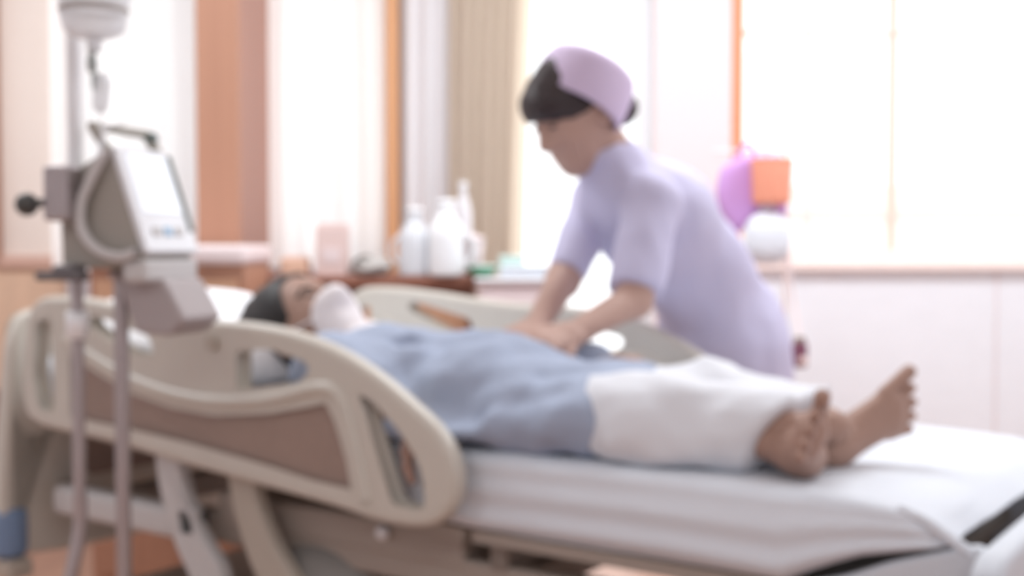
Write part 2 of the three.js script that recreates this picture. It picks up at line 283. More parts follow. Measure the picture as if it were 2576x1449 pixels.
{ // frame and deck
  const plate = (x0, x1, y0, y1) => { const g = plain(x0, x1, 0, 0.022, -0.385, 0.385), p = g.attributes.position; for (let i = 0; i < p.count; i++) p.setY(i, p.getY(i) + (p.getX(i) < (x0 + x1) / 2 ? y0 : y1)); g.computeVertexNormals(); return g; };
  obj('deck_panel', plate(-1.02, 0.24, .664, .564), M.taupe, bed);
  obj('deck_panel', plate(0.26, 1.02, .564, .564), M.taupe, bed);
  for (const k of [-1, 1]) obj('side_beam', slab(-1.06, 1.145, .455, .52, k * .33 - .025, k * .33 + .025, .01), M.taupe, bed);
  for (const x of [-0.9, 0.30, 1.1]) obj('cross_beam', slab(x - .03, x + .03, .45, .51, -.33, .33, .01), M.taupeDark, bed);
  obj('deck_support', slab(-0.45, 0.22, .50, .57, .26, .36, .01), M.taupe, bed);
  for (const x of [0.30, 0.98]) obj('deck_support', slab(x - .02, x + .02, .51, .57, -.3, .36, .008), M.taupeDark, bed);
  obj('bolt_cap', new THREE.SphereGeometry(0.014, 16, 12).translate(0.035, .548, .372), M.whiteGloss, bed);
  obj('lift_column', slab(-0.5, -0.3, .2, .47, -.12, .12, .03), M.taupeDark, bed);
  obj('lift_column', slab(0.80, 0.92, .2, .47, -.12, .12, .03), M.taupeDark, bed);
  obj('base_cover', [slab(-0.96, 0.95, .17, .27, -.27, .27, .04)], M.taupe, bed);
  obj('base_cover', [slab(-1.0, -0.55, .455, .525, .345, .40, .02)], M.pumpLight, bed);
  for (const x of [-0.85, 0.85]) for (const k of [-1, 1]) {
    const c = obj('castor_fork', [slab(x - .03, x + .03, .10, .19, k * .30 - .045, k * .30 + .045, .015)], M.creamGrey, bed);
    obj('wheel', [new THREE.TorusGeometry(.05, .022, 12, 28).translate(x, .072, k * .30), new THREE.CylinderGeometry(.045, .045, .03, 24).rotateX(Math.PI / 2).translate(x, .072, k * .30)], M.castor, c);
  }
  obj('motor_cover', [new THREE.SphereGeometry(1, 28, 20).scale(.15, .09, .1).translate(-.16, .415, .30)], M.castor, bed);
}
// mattress under its fitted sheet
{
  const mt = thing('mattress', 'thin mattress under a wrinkled white fitted sheet on the hospital bed', 'mattress', bedAt(0, 0.586, 0), BT);
  const g = mergeVertices(new RoundedBoxGeometry(2.13, 0.145, 0.80, 1, 0.03)), gg = new THREE.BoxGeometry(2.13, 0.145, 0.80, 220, 16, 70), p = gg.attributes.position;
  for (let i = 0; i < p.count; i++) {
    let x = p.getX(i), y = p.getY(i), z = p.getZ(i);
    const hx = 1.065, hy = 0.0725, hz = 0.40, r = 0.034;
    const cx = Math.max(-hx + r, Math.min(hx - r, x)), cy = Math.max(-hy + r, Math.min(hy - r, y)), cz = Math.max(-hz + r, Math.min(hz - r, z)), d = V3(x - cx, y - cy, z - cz), L = d.length();
    if (L > 1e-6) d.multiplyScalar(r / L);
    x = cx + d.x; y = cy + d.y; z = cz + d.z;
    const side = Math.abs(z) > hz - r * 0.6, w = side ? 1 : 0.25;
    const wr = w * (0.0035 * Math.sin(y * 105 + 3 * N(x * 1.1, y * 5, 2) + x * 1.2) * Math.min(1, Math.max(0, (x + 0.6) * 1.2)) + 0.008 * N(x * 2.2, y * 9, z * 5));
    z += Math.sign(z) * (side ? wr : 0); if (!side) y += (y > 0 ? 1 : 0) * (wr + 0.004 * N(x * 5, 3, z * 5));
    const end = Math.max(0, (x - 0.86) / 0.205), low = (0.0725 - y) / 0.145; y += 0.092 * end ** 0.85 * low - 0.014 * end ** 4 * (1 - low); if (x > 0.98) x += (x - 0.98) * (0.10 + 0.62 * low) + 0.012 * N(z * 9, y * 20, 4) * end;
    x -= 0.005; p.setXYZ(i, x, y + 0.0725 + deck(x), z);
  }
  gg.computeVertexNormals(); obj('fitted_sheet', toCreasedNormals(mergeVertices(gg.deleteAttribute('uv') && gg), 0.9), M.sheet, mt);
obj('corner_fold', tube([[1.03, .136, .385], [1.07, .125, .392], [1.105, .105, .394], [1.135, .085, .388]], .008), M.sheet, mt);
}
function pillowGeo(w, h, d, sag = 0) {
  const g = new THREE.SphereGeometry(1, 64, 40), p = g.attributes.position, q = (t, e) => Math.sign(t) * Math.abs(t) ** e;
  for (let i = 0; i < p.count; i++) { const x = p.getX(i), y = p.getY(i), z = p.getZ(i); const X = q(x, .55), Z = q(z, .55); p.setXYZ(i, X * w / 2, q(y, .8) * h / 2 * (1 - 0.25 * (X * X + Z * Z) * .5) - sag * Math.exp(-(X * X + Z * Z) * 6) * (y > 0 ? 1 : 0) + 0.006 * N(X * 4, y * 3, Z * 4), Z * d / 2); }
  g.computeVertexNormals(); return g;
}
{
  const p = thing('pillow', 'white pillow under the head of the patient', 'pillow', bedAt(-0.60, 0.80, 0.12), BT);
  const g = pillowGeo(0.50, 0.15, 0.62, 0.02).rotateZ(-0.10).translate(0, 0.062, 0);
  obj('pillowcase', g, M.pillow, p);
  const q = thing('pillow', 'plump white pillow propped against the head board', 'pillow', bedAt(-0.86, 0.785, 0.06), BT);
  obj('pillowcase', pillowGeo(0.17, 0.44, 0.62).rotateZ(0.5).rotateY(0).scale(1, .62, 1).translate(0, 0.08, 0), M.pillow, q);
}

// ───────────────────────── people ─────────────────────────
const headBones = () => {
  const skull = ell([0, .028, -.012], [.074, .09, .096]), face = ell([0, -.045, .030], [.057, .072, .058]);
  let f = join(.05, skull, face, cap([0, -.098, .055], .02, [0, -.095, .05], .022));
  f = join(.022, f, cap([0, .01, .088], .008, [0, -.028, .104], .013), cap([-.016, -.032, .09], .008, [.016, -.032, .09], .008));
  f = join(.02, f, cap([-.03, -.02, .068], .018, [-.034, -.035, .058], .018), cap([.03, -.02, .068], .018, [.034, -.035, .058], .018));
  f = cut(.018, f, cap([-.034, .004, .098], .012, [-.026, .004, .1], .012)); f = cut(.018, f, cap([.034, .004, .098], .012, [.026, .004, .1], .012));
  f = join(.008, f, ell([-.031, .003, .076], [.014, .010, .012]), ell([.031, .003, .076], [.014, .010, .012]));
  f = join(.01, f, cap([-.017, -.063, .079], .007, [.017, -.063, .079], .007), cap([-.014, -.073, .077], .007, [.014, -.073, .077], .007));
  for (const k of [-1, 1]) f = join(.008, f, cut(.008, ell([k * .076, -.012, -.012], [.012, .032, .02]), ell([k * .088, -.008, -.006], [.010, .018, .010])));
  return join(.03, f, cap([0, -.06, -.03], .05, [0, -.16, -.045], .05));
};
const headGeo = () => nets(headBones(), [-.11, -.19, -.13], [.11, .14, .135], 0.0045);
function handGeo(curl, spread = 1) { // wrist at the origin, fingers along +y, thumb towards +x, back of the hand +z
  const f = [], kn = [[.031, .082, 0], [.011, .089, .003], [-.010, .086, .001], [-.029, .077, -.003]], L = [[.038, .023, .02], [.043, .027, .021], [.040, .025, .021], [.031, .019, .018]];
  const palm = kn.map((k) => cap([k[0] * .55, .005, 0], .015, k, .0125));
  f.push(join(.02, ...palm, cap([0, -.04, 0], .021, [0, .01, 0], .02)));
  const chains = [];
  kn.forEach((k, i) => { let p = [...k], a = curl * .5; const out = k[0] * 2.2 * spread; const segs = []; L[i].forEach((l, s) => { const q = [p[0] + l * out * 1.2, p[1] + l * Math.cos(a), p[2] - l * Math.sin(a)]; segs.push(cap(p, .0095 - s * .0008, q, .0088 - s * .0008)); p = q; a += curl; }); chains.push(join(.006, ...segs)); });
  chains.push(join(.008, cap([.018, .015, -.004], .015, [.044, .045, -.012], .012), cap([.044, .045, -.012], .0112, [.058, .072, -.02], .0098), cap([.058, .072, -.02], .0096, [.062, .094, -.030], .0085)));
  return nets((x, y, z) => { let d = f[0](x, y, z); for (const c of chains) d = smin(d, c(x, y, z), .007); return d; }, [-.075, -.06, -.11], [.095, .20, .05], 0.0035);
}
function footGeo() { // heel at the origin, toes along +y, big toe towards +x, top of the foot +z
  const toes = [[.030, .178, .012, .036, .222, .0135], [.004, .176, .009, .008, .212, .009], [-.013, .168, .009, -.015, .202, .0085], [-.028, .158, .009, -.036, .188, .008], [-.041, .146, .009, -.054, .170, .008]];
  const f = join(.03, ell([0, .008, .012], [.031, .036, .030]), cap([.0, .03, .03], .030, [.014, .15, .008], .020), cap([-.008, .03, .015], .026, [-.028, .135, .004], .018), cap([.0, .02, .05], .033, [0, -.002, .12], .034), cap([0, .16, .006], .019, [-.01, .15, .006], .019));
  const t = toes.map((q) => cap([q[0], q[1] - .02, .004], q[2], [q[3], q[4], .002], q[5]));
  return nets((x, y, z) => { let d = f(x, y, z); for (const c of t) d = smin(d, c(x, y, z), .009); return d; }, [-.075, -.045, -.04], [.06, .245, .15], 0.004);
}
const mergeBody = (...g) => mergeGeometries(g.map((q) => { const h = q.clone(); h.deleteAttribute('uv'); return h; }));
const mirrorX = (g) => { const h = g.clone().scale(-1, 1, 1), i = h.index.array; for (let k = 0; k < i.length; k += 3) { const t = i[k]; i[k] = i[k + 2]; i[k + 2] = t; } h.computeVertexNormals(); return h; };
const wrinkle = (f, amp, k, sx = 1, sy = 1, sz = 1, off = 0) => (x, y, z) => { const d = f(x, y, z); return d > .06 || d < -.06 ? d : d + amp * (N(x * k * sx, y * k * sy, z * k * sz + off) + .5 * N(x * k * 2.3 * sx, y * k * 2.3 * sy, z * k * 2.3 * sz + off)); };

// the patient, in the bed's axes
{
  const P = thing('person', 'patient in a blue gown and white trousers lying on the hospital bed, face masked', 'person', bedAt(0, 0.73, 0), BT);
  const down = (g) => g.translate(0, -0.73, 0);
  const HC = [-.335, .918, .19], [hx, hy, hz] = frame([-.80, .58, 0.02], [.58, .80, .16]), HM = basis(hx, hy, hz, HC).multiply(new THREE.Matrix4().makeScale(1.14, 1.14, 1.14));
  const Z0 = .20;
  const sh = { f: [-.15, .845, Z0 - .14], n: [-.15, .84, Z0 + .14] };
  const el = { f: [.06, .815, -.055], n: [-.005, .795, .385] }, wr = { f: [.36, .852, .0], n: [.135, .775, .395] };
  const hip = { f: [.32, .795, .125], n: [.32, .795, .275] }, knee = { f: [.60, .812, .115], n: [.585, .80, .275] }, ank = { f: [.853, .80, .185], n: [.85, .80, .275] };
  const torso = [ell([-.05, .825, Z0], [.18, .068, .14]), ell([.13, .815, Z0], [.15, .062, .135]), ell([.29, .79, Z0], [.12, .058, .15]), cap(sh.f, .05, sh.n, .05)];
  const body = join(.05, ...torso, cap([-.15, .87, Z0], .052, [-.27, .895, Z0 - .005], .048),
    cap(sh.f, .045, el.f, .037), cap(el.f, .036, wr.f, .025), cap(sh.n, .045, el.n, .037), cap(el.n, .036, wr.n, .025),
    cap(hip.f, .056, knee.f, .05), cap(knee.f, .05, ank.f, .034), cap(hip.n, .056, knee.n, .05), cap(knee.n, .05, ank.n, .034));
  const place = (g, Y, Zh, o) => g.clone().applyMatrix4(basis(...frame(Y, Zh), o));
  // frame() gives X = Y x Z; the near (right) foot and the far (left) foot are mirror images
  const foot = footGeo(), footR = mirrorX(foot);
  const farFoot = place(foot.clone().scale(.95, .95, .95), [.42, .44, -.78], [-.80, -.08, -.55], [.858, .760, .185]);
  const nearFoot = place(footR.clone().scale(.92, .92, .92), [.30, .46, .80], [-.90, .30, .15], [.860, .756, .272]);
  const hand = handGeo(.45), handR = mirrorX(hand);
  const nearHand = place(hand, [.55, -.42, .12], [.35, .75, .5], [.14, .776, .397]);
  const farHand = place(handR, [.92, -.12, .30], [.05, .9, -.2], [.37, .856, .0]);
  const bodyMesh = obj('body', down(mergeBody(nets(body, [-.36, .68, -.13], [.92, .98, .47], .011), headGeo().applyMatrix4(HM), farFoot, nearFoot, nearHand, farHand)), M.skin, P);
  const hd = headBones();
  const hairF = join(.04, ell([0, .034, -.018], [.085, .098, .106]), ell([.0, .075, -.06], [.085, .07, .075]), ell([.03, .03, -.07], [.075, .09, .06]));
  const hair = cut(.012, hairF, join(.03, ell([0, -.045, .10], [.084, .142, .114]), ell([0, -.16, 0], [.2, .1, .2])));
  obj('hair', down(nets(wrinkle(hair, .004, 40, 1, .2, 1), [-.12, -.12, -.18], [.13, .18, .13], .0055).applyMatrix4(HM)), M.hair, P);
  const region = ell([0, -.062, .092], [.066, .056, .066]);
  const maskF = (x, y, z) => { const d = hd(x, y, z); return Math.max(d - .0095, -(d + .003), region(x, y, z)); };
  const mk = obj('face_mask', down(nets(maskF, [-.085, -.14, .0], [.085, .02, .17], .0035).applyMatrix4(HM)), M.mask, P);
  obj('mask_strap', [...[-1, 1].map((k) => tube([[k * .055, -.045, .075], [k * .072, -.02, .03], [k * .08, .005, -.005]], .0022, false, 20, 6).applyMatrix4(HM)), ...[-1, 1].map((k) => tube([[k * .05, -.085, .06], [k * .07, -.06, .02], [k * .08, -.03, -.012]], .0022, false, 20, 6).applyMatrix4(HM))].map(down), M.mask, mk);
  for (const k of [-1, 1]) obj('eyebrow', down(tube([[k * .016, .020, .0905], [k * .032, .026, .086], [k * .047, .019, .072]], .0028, false, 14, 6).applyMatrix4(HM)), M.hair, P);
  for (const k of [-1, 1]) obj('eye', down(new THREE.SphereGeometry(.0085, 14, 10).scale(1.2, .55, .6).translate(k * .031, .004, .0855).applyMatrix4(HM)), M.eye, P);
  // gown: chest, wide sleeves, and cloth that falls to the sheet
  const gownF = join(.035, ell([-.05, .832, Z0], [.205, .106, .185]), ell([.16, .828, Z0 - .01], [.16, .100, .18]), ell([.31, .80, Z0], [.16, .086, .195]), ell([.43, .79, Z0], [.15, .091, .20]),
    ell([.14, .765, Z0], [.33, .05, .235]), cap([-.14, .855, Z0 - .16], .07, [.05, .825, -.045], .065), cap([.05, .825, -.045], .06, [.26, .85, -.02], .05));
  const sleeve = join(.03, cap([-.13, .85, Z0 + .15], .075, [.0, .80, .362], .072), cap([.0, .80, .362], .07, [.085, .785, .36], .05));
  let gown = join(.018, gownF, sleeve);
  gown = cut(.03, gown, (x, y, z) => -cap([.02, .915, .29], .022, [.19, .945, .20], .02)(x, y, z) * -1);
  gown = cut(.03, gown, cap([.36, .875, .30], .014, [.48, .905, .22], .016));
  gown = cut(.03, gown, cap([.20, .80, .425], .02, [.42, .86, .36], .012));
  gown = cut(.02, gown, (x, y, z) => (y - (.728 + deck(x))));                                    // lies on the sheet
  gown = cut(.02, gown, ell([-.27, .94, Z0], [.12, .11, .085]));                                   // neck opening
  gown = cut(.015, gown, (x, y, z) => .525 - .15 * (y - .80) + .012 * Math.sin(z * 30) - x);  // hem
  obj('gown', down(nets(wrinkle(gown, .018, 8, 1.2, 1, .8, 3), [-.33, .70, -.16], [.52, 1.0, .47], .0095)), M.gown, P);
  obj('collar', down(new THREE.TorusGeometry(.066, .013, 10, 44).scale(1, 1, 1.6).applyQuaternion(new THREE.Quaternion().setFromUnitVectors(V3(0, 0, 1), V3(-.90, .42, 0).normalize())).translate(-.175, .868, Z0)), M.mask, P);
  const legs = join(.05, cap(hip.f, .078, knee.f, .072), cap(knee.f, .070, [.83, .80, .165], .062), cap(hip.n, .078, knee.n, .075), cap(knee.n, .078, [.79, .79, .265], .073), ell([.58, .78, .2], [.20, .065, .17]));
  let trousers = cut(.015, legs, (x, y, z) => y - .729);
  trousers = cut(.012, trousers, (x, y, z) => x - (.455 - .05 * (y - .78) + .008 * Math.sin(z * 40)));
  trousers = cut(.012, trousers, (x, y, z) => .805 + .50 * (y - .80) + .12 * (.2 - z) - x);
  obj('trousers', down(nets(wrinkle((x, y, z) => -trousers(x, y, z) * -1, .010, 10, 1, 1.2, 1, 9), [.36, .70, -.05], [.94, .95, .42], .0085)), M.trousers, P);
}

// the nurse, standing on the far side and bending over the patient
{
  const O = [0.60, 0, -3.10], P = thing('person', 'nurse in a lilac dress and cap bending over the patient with both hands', 'person', O);
  const to = (g) => g.translate(-O[0], 0, -O[2]);
  const pel = [.545, .86, -3.06], wai = [.470, 1.03, -2.99], che = [.345, 1.165, -2.88], nk = [.235, 1.275, -2.79];
  const sL = [.315, 1.195, -2.675], sR = [.208, 1.212, -2.925], eL = [.262, .985, -2.56], eR = [.118, 1.02, -2.76], wL = [.122, .922, -2.41], wR = [.050, .932, -2.485];
  const body = join(.07, cap(pel, .125, wai, .105), cap(wai, .105, che, .12), cap(che, .115, nk, .06), cap(sL, .05, sR, .05), cap(nk, .052, [.185, 1.345, -2.75], .045),
    cap([.525, .83, -2.98], .088, [.53, .45, -3.03], .058), cap([.53, .45, -3.03], .055, [.57, .09, -3.08], .036), cap([.575, .83, -3.13], .088, [.60, .45, -3.14], .058), cap([.60, .45, -3.14], .055, [.645, .09, -3.17], .036));
  const arms = join(.02, cap(sL, .05, eL, .04), cap(eL, .038, wL, .026), cap(sR, .05, eR, .04), cap(eR, .038, wR, .026));
  const f = join(.035, body, arms);
  const fh = V3(-.85, 0, .52).normalize(), pit = .52, face = fh.clone().multiplyScalar(Math.cos(pit)).add(V3(0, -Math.sin(pit), 0)), crown = V3(0, Math.cos(pit), 0).addScaledVector(fh, Math.sin(pit));
  const HM = basis(...frame(crown.toArray(), face.toArray()), [.142, 1.405, -2.72]).multiply(new THREE.Matrix4().makeScale(1.06, 1.06, 1.06));
  const hand = handGeo(.22), handR = mirrorX(hand);
  const place = (g, Y, Zh, o) => g.clone().applyMatrix4(basis(...frame(Y, Zh), o));
  const dirL = V3(...wL).sub(V3(...eL)).normalize().toArray(), dirR = V3(...wR).sub(V3(...eR)).normalize().toArray();
  const HL = place(handR, [dirL[0] - .15, -.10, dirL[2]], [.25, .8, .35], wL), HR = place(hand, [dirR[0] - .2, -.14, dirR[2]], [-.2, .8, .4], wR);
  obj('body', to(mergeBody(nets(f, [-.05, .0, -3.35], [.80, 1.42, -2.33], .0125), headGeo().applyMatrix4(HM), HL, HR)), M.skinNurse, P);
  const hairF = join(.03, ell([0, .034, -.016], [.084, .097, .105]), ell([0, -.045, -.112], [.046, .042, .040]), ell([0, .045, .058], [.066, .05, .052]));
  const hair = cut(.012, hairF, join(.02, ell([0, -.065, .10], [.10, .088, .14]), ell([0, -.17, .02], [.2, .1, .14]), ell([.085, -.03, .012], [.03, .035, .04])));
  obj('hair', to(nets(wrinkle(hair, .003, 40, 1, .2, 1), [-.11, -.11, -.18], [.11, .16, .14], .005).applyMatrix4(HM)), M.hairNurse, P);
  const capG = lathe([[.099, -.002], [.105, .0], [.1065, .03], [.104, .062], [.097, .076], [.086, .081], [.05, .086], [0, .088], [0, .084], [.05, .081], [.084, .076], [.094, .068], [.099, .03], [.099, -.002]], 48);
  const ax = frame([0, .52, -.855], [0, .855, .52]);
  obj('cap', to(capG.scale(1.02, 1.36, 1.02).applyMatrix4(basis(...ax, [0, .005, .002])).applyMatrix4(HM)), M.cap, P);
  for (const k of [-1, 1]) obj('eye', to(new THREE.SphereGeometry(.0085, 14, 10).scale(1.2, .5, .6).translate(k * .031, .004, .0855).applyMatrix4(HM)), M.eye, P);
  obj('lips', to(mergeGeometries([new THREE.SphereGeometry(1, 16, 10).scale(.019, .0045, .006).translate(0, -.063, .0835), new THREE.SphereGeometry(1, 16, 10).scale(.016, .005, .006).translate(0, -.073, .0815)]).applyMatrix4(HM)), M.lip, P);
  // dress
  const skirt = join(.08, cap(pel, .145, [.56, .5, -3.08], .17), ell([.555, .80, -3.07], [.15, .14, .17]));
  const dr = join(.06, cap(pel, .145, wai, .122), cap(wai, .122, che, .138), cap(che, .13, nk, .070), cap(nk, .068, [.20, 1.325, -2.76], .060), cap(sL, .064, sR, .062), skirt);
  const slv = join(.03, cap(sL, .066, [.266, 1.005, -2.572], .060), cap(sR, .060, [.124, 1.036, -2.77], .048));
  let dress = join(.016, dr, slv);
  dress = cut(.01, dress, (x, y, z) => y - .50);
  dress = cut(.008, dress, (x, y, z) => { const a = [-.30, .85, .20]; return -((x - .198) * a[0] + (y - 1.322) * a[1] + (z + 2.757) * a[2]); });
  const nL = V3(...eL).sub(V3(...sL)).normalize(), nR = V3(...eR).sub(V3(...sR)).normalize();
  dress = cut(.006, dress, (x, y, z) => { const a = (x - eL[0]) * nL.x + (y - eL[1]) * nL.y + (z - eL[2]) * nL.z, q = len(x - eL[0], y - eL[1], z - eL[2]); return q < .12 ? -(a + .018) : .05; });
  dress = cut(.006, dress, (x, y, z) => { const a = (x - eR[0]) * nR.x + (y - eR[1]) * nR.y + (z - eR[2]) * nR.z, q = len(x - eR[0], y - eR[1], z - eR[2]); return q < .12 ? -(a + .018) : .05; });
  const dm = obj('dress', to(nets(wrinkle(dress, .009, 9, 1, .7, 1, 6), [.0, .46, -3.35], [.80, 1.40, -2.45], .011)), M.lilac, P);
  obj('dress_collar', to(new THREE.TorusGeometry(.056, .011, 10, 40).scale(1, 1, 1.8).applyQuaternion(new THREE.Quaternion().setFromUnitVectors(V3(0, 0, 1), V3(-.30, .85, .20).normalize())).translate(.203, 1.310, -2.760)), M.lilac, P);
  for (const [x, z] of [[.56, -3.06], [.635, -3.15]]) obj('shoe', to(new THREE.SphereGeometry(1, 24, 16).scale(.13, .055, .05).rotateY(.6).translate(x - .04, .05, z + .02)), M.shoe, P);
}

// ───────────────────────── drip stand and infusion pump ─────────────────────────
{
  const s = thing('drip_pole', 'slim chrome drip pole at the bed head with the infusion pump clamped on', 'pole', [-0.803, 0, -2.2]);
  obj('pole', rod([0, 1.238, 0], [0, 1.75, 0], .0145), M.chrome, s);
  obj('lower_pole', rod([0, .62, 0], [0, 1.04, 0], .0115), M.steel, s);
  obj('lower_tube', tube([[0, .64, 0], [0, .58, 0], [-.012, .50, 0.01], [-.035, .40, .02], [-.06, .28, .03], [-.065, .09, .03]], .013), M.steel, s);
  obj('locking_collar', lathe([[0, 0], [.02, 0], [.021, .03], [.02, .05], [0, .05]]).translate(0, .93, 0), M.chrome, s);
  obj('hook', tube([[0, 1.75, 0], [.012, 1.785, .02], [.05, 1.80, .07], [.072, 1.79, .10], [.072, 1.745, .102]], .004, false, 20, 8), M.chrome, s);
  const base = obj('stand_base', rod([-.065, .075, .03], [-.065, .10, .03], .03), M.steel, s);
  for (let k = 0; k < 5; k++) { const a = k * 1.2566 + .3, e = [-.065 + .25 * Math.cos(a), .07, .03 + .25 * Math.sin(a)]; const l = obj('base_leg', rod([-.065, .085, .03], e, .012), M.steel, s); obj('castor', new THREE.TorusGeometry(.022, .013, 10, 20).translate(e[0], .035, e[2]), M.castor, l); }
}
{
  const s = thing('equipment_stand', 'thick steel stand tube under the infusion pump in front of the side rail', 'stand', [-0.722, 0, -2.2]);
  obj('pole', rod([0, .10, 0], [0, 1.055, 0], .0135), M.steel, s);
  obj('top_flange', lathe([[0, 0], [.02, 0], [.022, .008], [.016, .02], [0, .02]]).translate(0, 1.04, 0), M.steel, s);
  obj('base_plate', lathe([[0, 0], [.10, 0], [.11, .012], [.10, .025], [.03, .04], [.018, .10], [0, .10]]), M.steel, s);
}
{
  const yaw = 17 * Math.PI / 180, pump = thing('infusion_pump', 'grey infusion pump with a bright white tilted front panel clamped to the drip pole', 'pump', [-0.815, 1.06, -2.185], -yaw);
  // own axes: x to the pump's front, z to its near side
  const W = 0.165, s = roundPoly(new THREE.Shape(), [[-.012, .178], [-.005, .0], [.163, .0], [.166, .03], [.103, .212], [.062, .200], [.042, .187]], .012);
  obj('case', extrude(s, W, .008).translate(0, 0, -W / 2 + .01), M.pumpGrey, pump);
  const slope = Math.atan2(.212 - .03, .103 - .166), L = Math.hypot(.182, .063), mid = [(.166 + .103) / 2, (.03 + .212) / 2];
  const onFront = (g) => g.rotateZ(slope - Math.PI / 2).translate(mid[0], mid[1], -W / 2 + .01);
  const fp = obj('front_panel', onFront(box(.014, L + .012, W + .006, .006, 0, 0, .006)), M.pumpWhite, pump);
  obj('screen', onFront(box(.004, L * .58, W * .72, .0135, L * .16, .0, .002)), M.screen, fp);
  obj('panel_edge', onFront(box(.008, L * .80, .012, .013, L * .08, -W / 2 + .006, .003)), M.greenGrey, fp);
  for (let k = 0; k < 3; k++) obj('key', onFront(box(.006, .016, .022, .014, -L * .32, .04 - k * .036, .002)), k === 1 ? M.blueKey : M.pumpLight, fp);
  obj('lower_lip', [box(.05, .042, W + .01, .150, -.004, -W / 2 + .01, .01)], M.pumpLight, pump);
  const bar = [];
  for (const k of [.01, -W + .012]) bar.push(rod([.10, .206, k], [.066, .256, k], .010));
  obj('handle', [...bar, rod([.066, .256, .014], [.066, .256, -W + .008], .009)], M.pumpGrey, pump);
  obj('handle_knob', new THREE.SphereGeometry(.0135, 16, 12).translate(.078, .247, -W + .012), M.greenGrey, pump);
  obj('cable', tube([[.103, .215, .022], [.072, .16, .026], [.052, .115, .028], [.054, .07, .028], [.085, .035, .028], [.13, .022, .026], [.163, .03, .022]], .0095), M.pumpLight, pump);
  const cl = obj('clamp', [box(.05, .10, .05, .018, .135, .034, .008)], M.steel, pump);
  obj('clamp_knob', [new THREE.SphereGeometry(.021, 20, 14).translate(-.036, .115, .062), rod([-.026, .116, .058], [.002, .120, .045], .008)], M.knob, cl);
  obj('mounting_arm', [box(.10, .017, .03, .012, -.014, .03, .006), box(.05, .03, .045, .02, -.008, .02, .01)], std(0x6c6668, .5), pump);
  const bx = roundPoly(new THREE.Shape(), [[.09, .0], [.19, .0], [.235, -.075], [.20, -.105], [.13, -.10]], .012);
  obj('power_box', extrude(bx, .13, .008).translate(-.005, -.018, -.09), M.mauveGrey, pump);
}
{
  const b = thing('drip_bottle', 'white translucent infusion bottle hanging upside down at the top of the drip pole', 'bottle', [-0.731, 1.463, -2.10]); b.scale.setScalar(.955);
  obj('bottle_body', lathe([[.012, -.002], [.035, .002], [.052, .012], [.058, .028], [.061, .045], [.057, .05], [.058, .058], [.067, .07], [.069, .14], [.069, .26], [.05, .28], [0, .285]], 40), M.clearPlastic, b);
  obj('bottle_band', new THREE.TorusGeometry(.0575, .006, 10, 40).rotateX(Math.PI / 2).translate(0, .052, 0), M.greyItem, b);
  obj('bottle_neck', lathe([[0, -.025], [.012, -.025], [.014, -.018], [.014, .0], [.02, .006], [0, .006]], 24), M.clearPlastic, b);
}
{
  const d = thing('drip_set', 'clear drip chamber and thin tube hanging below the infusion bottle', 'drip chamber', [-0.735, 1.288, -2.10]);
  obj('spike', lathe([[0, 0], [.008, 0], [.010, .02], [.006, .03], [.006, .045], [0, .045]]).translate(0, .117, 0), M.dripDark, d);
  obj('chamber', lathe([[.004, 0], [.013, .006], [.015, .02], [.015, .055], [.010, .066], [.004, .072]]).rotateZ(-.12).translate(.012, .045, 0), M.clearPlastic, d);
  obj('roller_clamp', box(.014, .03, .014, .006, .10, 0, .004), M.dripDark, d);
  obj('tube', tube([[.012, .05, 0], [.018, .0, .0], [.016, -.03, .02], [.02, -.02, .03], [.03, .02, .01], [.05, .03, -.02]], .0025, false, 40, 8), M.clearPlastic, d);
}

// ───────────────────────── furniture along the window wall ─────────────────────────
{
  const c = thing('bedside_cabinet', 'orange-brown wooden bedside cabinet with a thick pale top beside the partition', 'cabinet', [-1.02, 0, -3.78]);
  obj('cabinet_body', slab(-.26, .21, 0.06, 1.045, -.18, .17), M.brown, c);
  obj('cabinet_top', slab(-.28, .222, 1.045, 1.105, -.2, .20, .02), M.pinkWhite, c);
  obj('door', slab(-.24, .19, .1, .70, .17, .185), M.brown, c);
  const d = obj('drawer', slab(-.24, .19, .74, 1.0, .17, .185), M.orangeWood, c);
  obj('handle', slab(-.06, .04, .87, .885, .185, .20), M.steel, d);
}
{
  const c = thing('window_counter', 'long dark brown wooden counter below the windows holding jugs and boxes', 'counter', [-0.47, 0, -4.2]);
  obj('counter_body', slab(-.42, .34, 0.06, .965, -.19, .21), M.brownDark, c);
  obj('counter_top', slab(-.43, .35, .965, 1.0, -.20, .235, .008), std(0xffffff, .4, { map: wood(150, 100, 82, 8) }), c);
  for (let k = 0; k < 2; k++) { const d = obj('door', slab(-.40 + k * .37, -.05 + k * .37, .1, .93, .21, .225), k ? M.orangeWood : M.brownDark, c); obj('handle', slab(-.09 + k * .07 - .006, -.09 + k * .07 + .006, .6, .72, .225, .24), M.steel, d); }
  const l = thing('white_locker', 'low white locker with a pinkish front under the glazed door', 'locker', [.045, 0, -3.95]);
  obj('locker_body', slab(-.155, .13, .06, .985, -.2, .15), M.pinkWhite, l);
  obj('locker_top', slab(-.165, .14, .985, 1.0, -.21, .165, .006), M.whiteGloss, l);
  obj('door', slab(-.14, .115, .10, .94, .15, .163), M.pinkWhite, l);
}
const jugShape = (h, r) => lathe([[0, 0], [r * .9, 0], [r, .01], [r, h * .55], [r * .92, h * .7], [r * .55, h * .85], [r * .5, h * .94], [r * .56, h], [0, h]]);
function onCounter(name, label, cat, x, z, y = 1.0, group) { return thing(name, label, cat, [x, y, z], 0, group); }
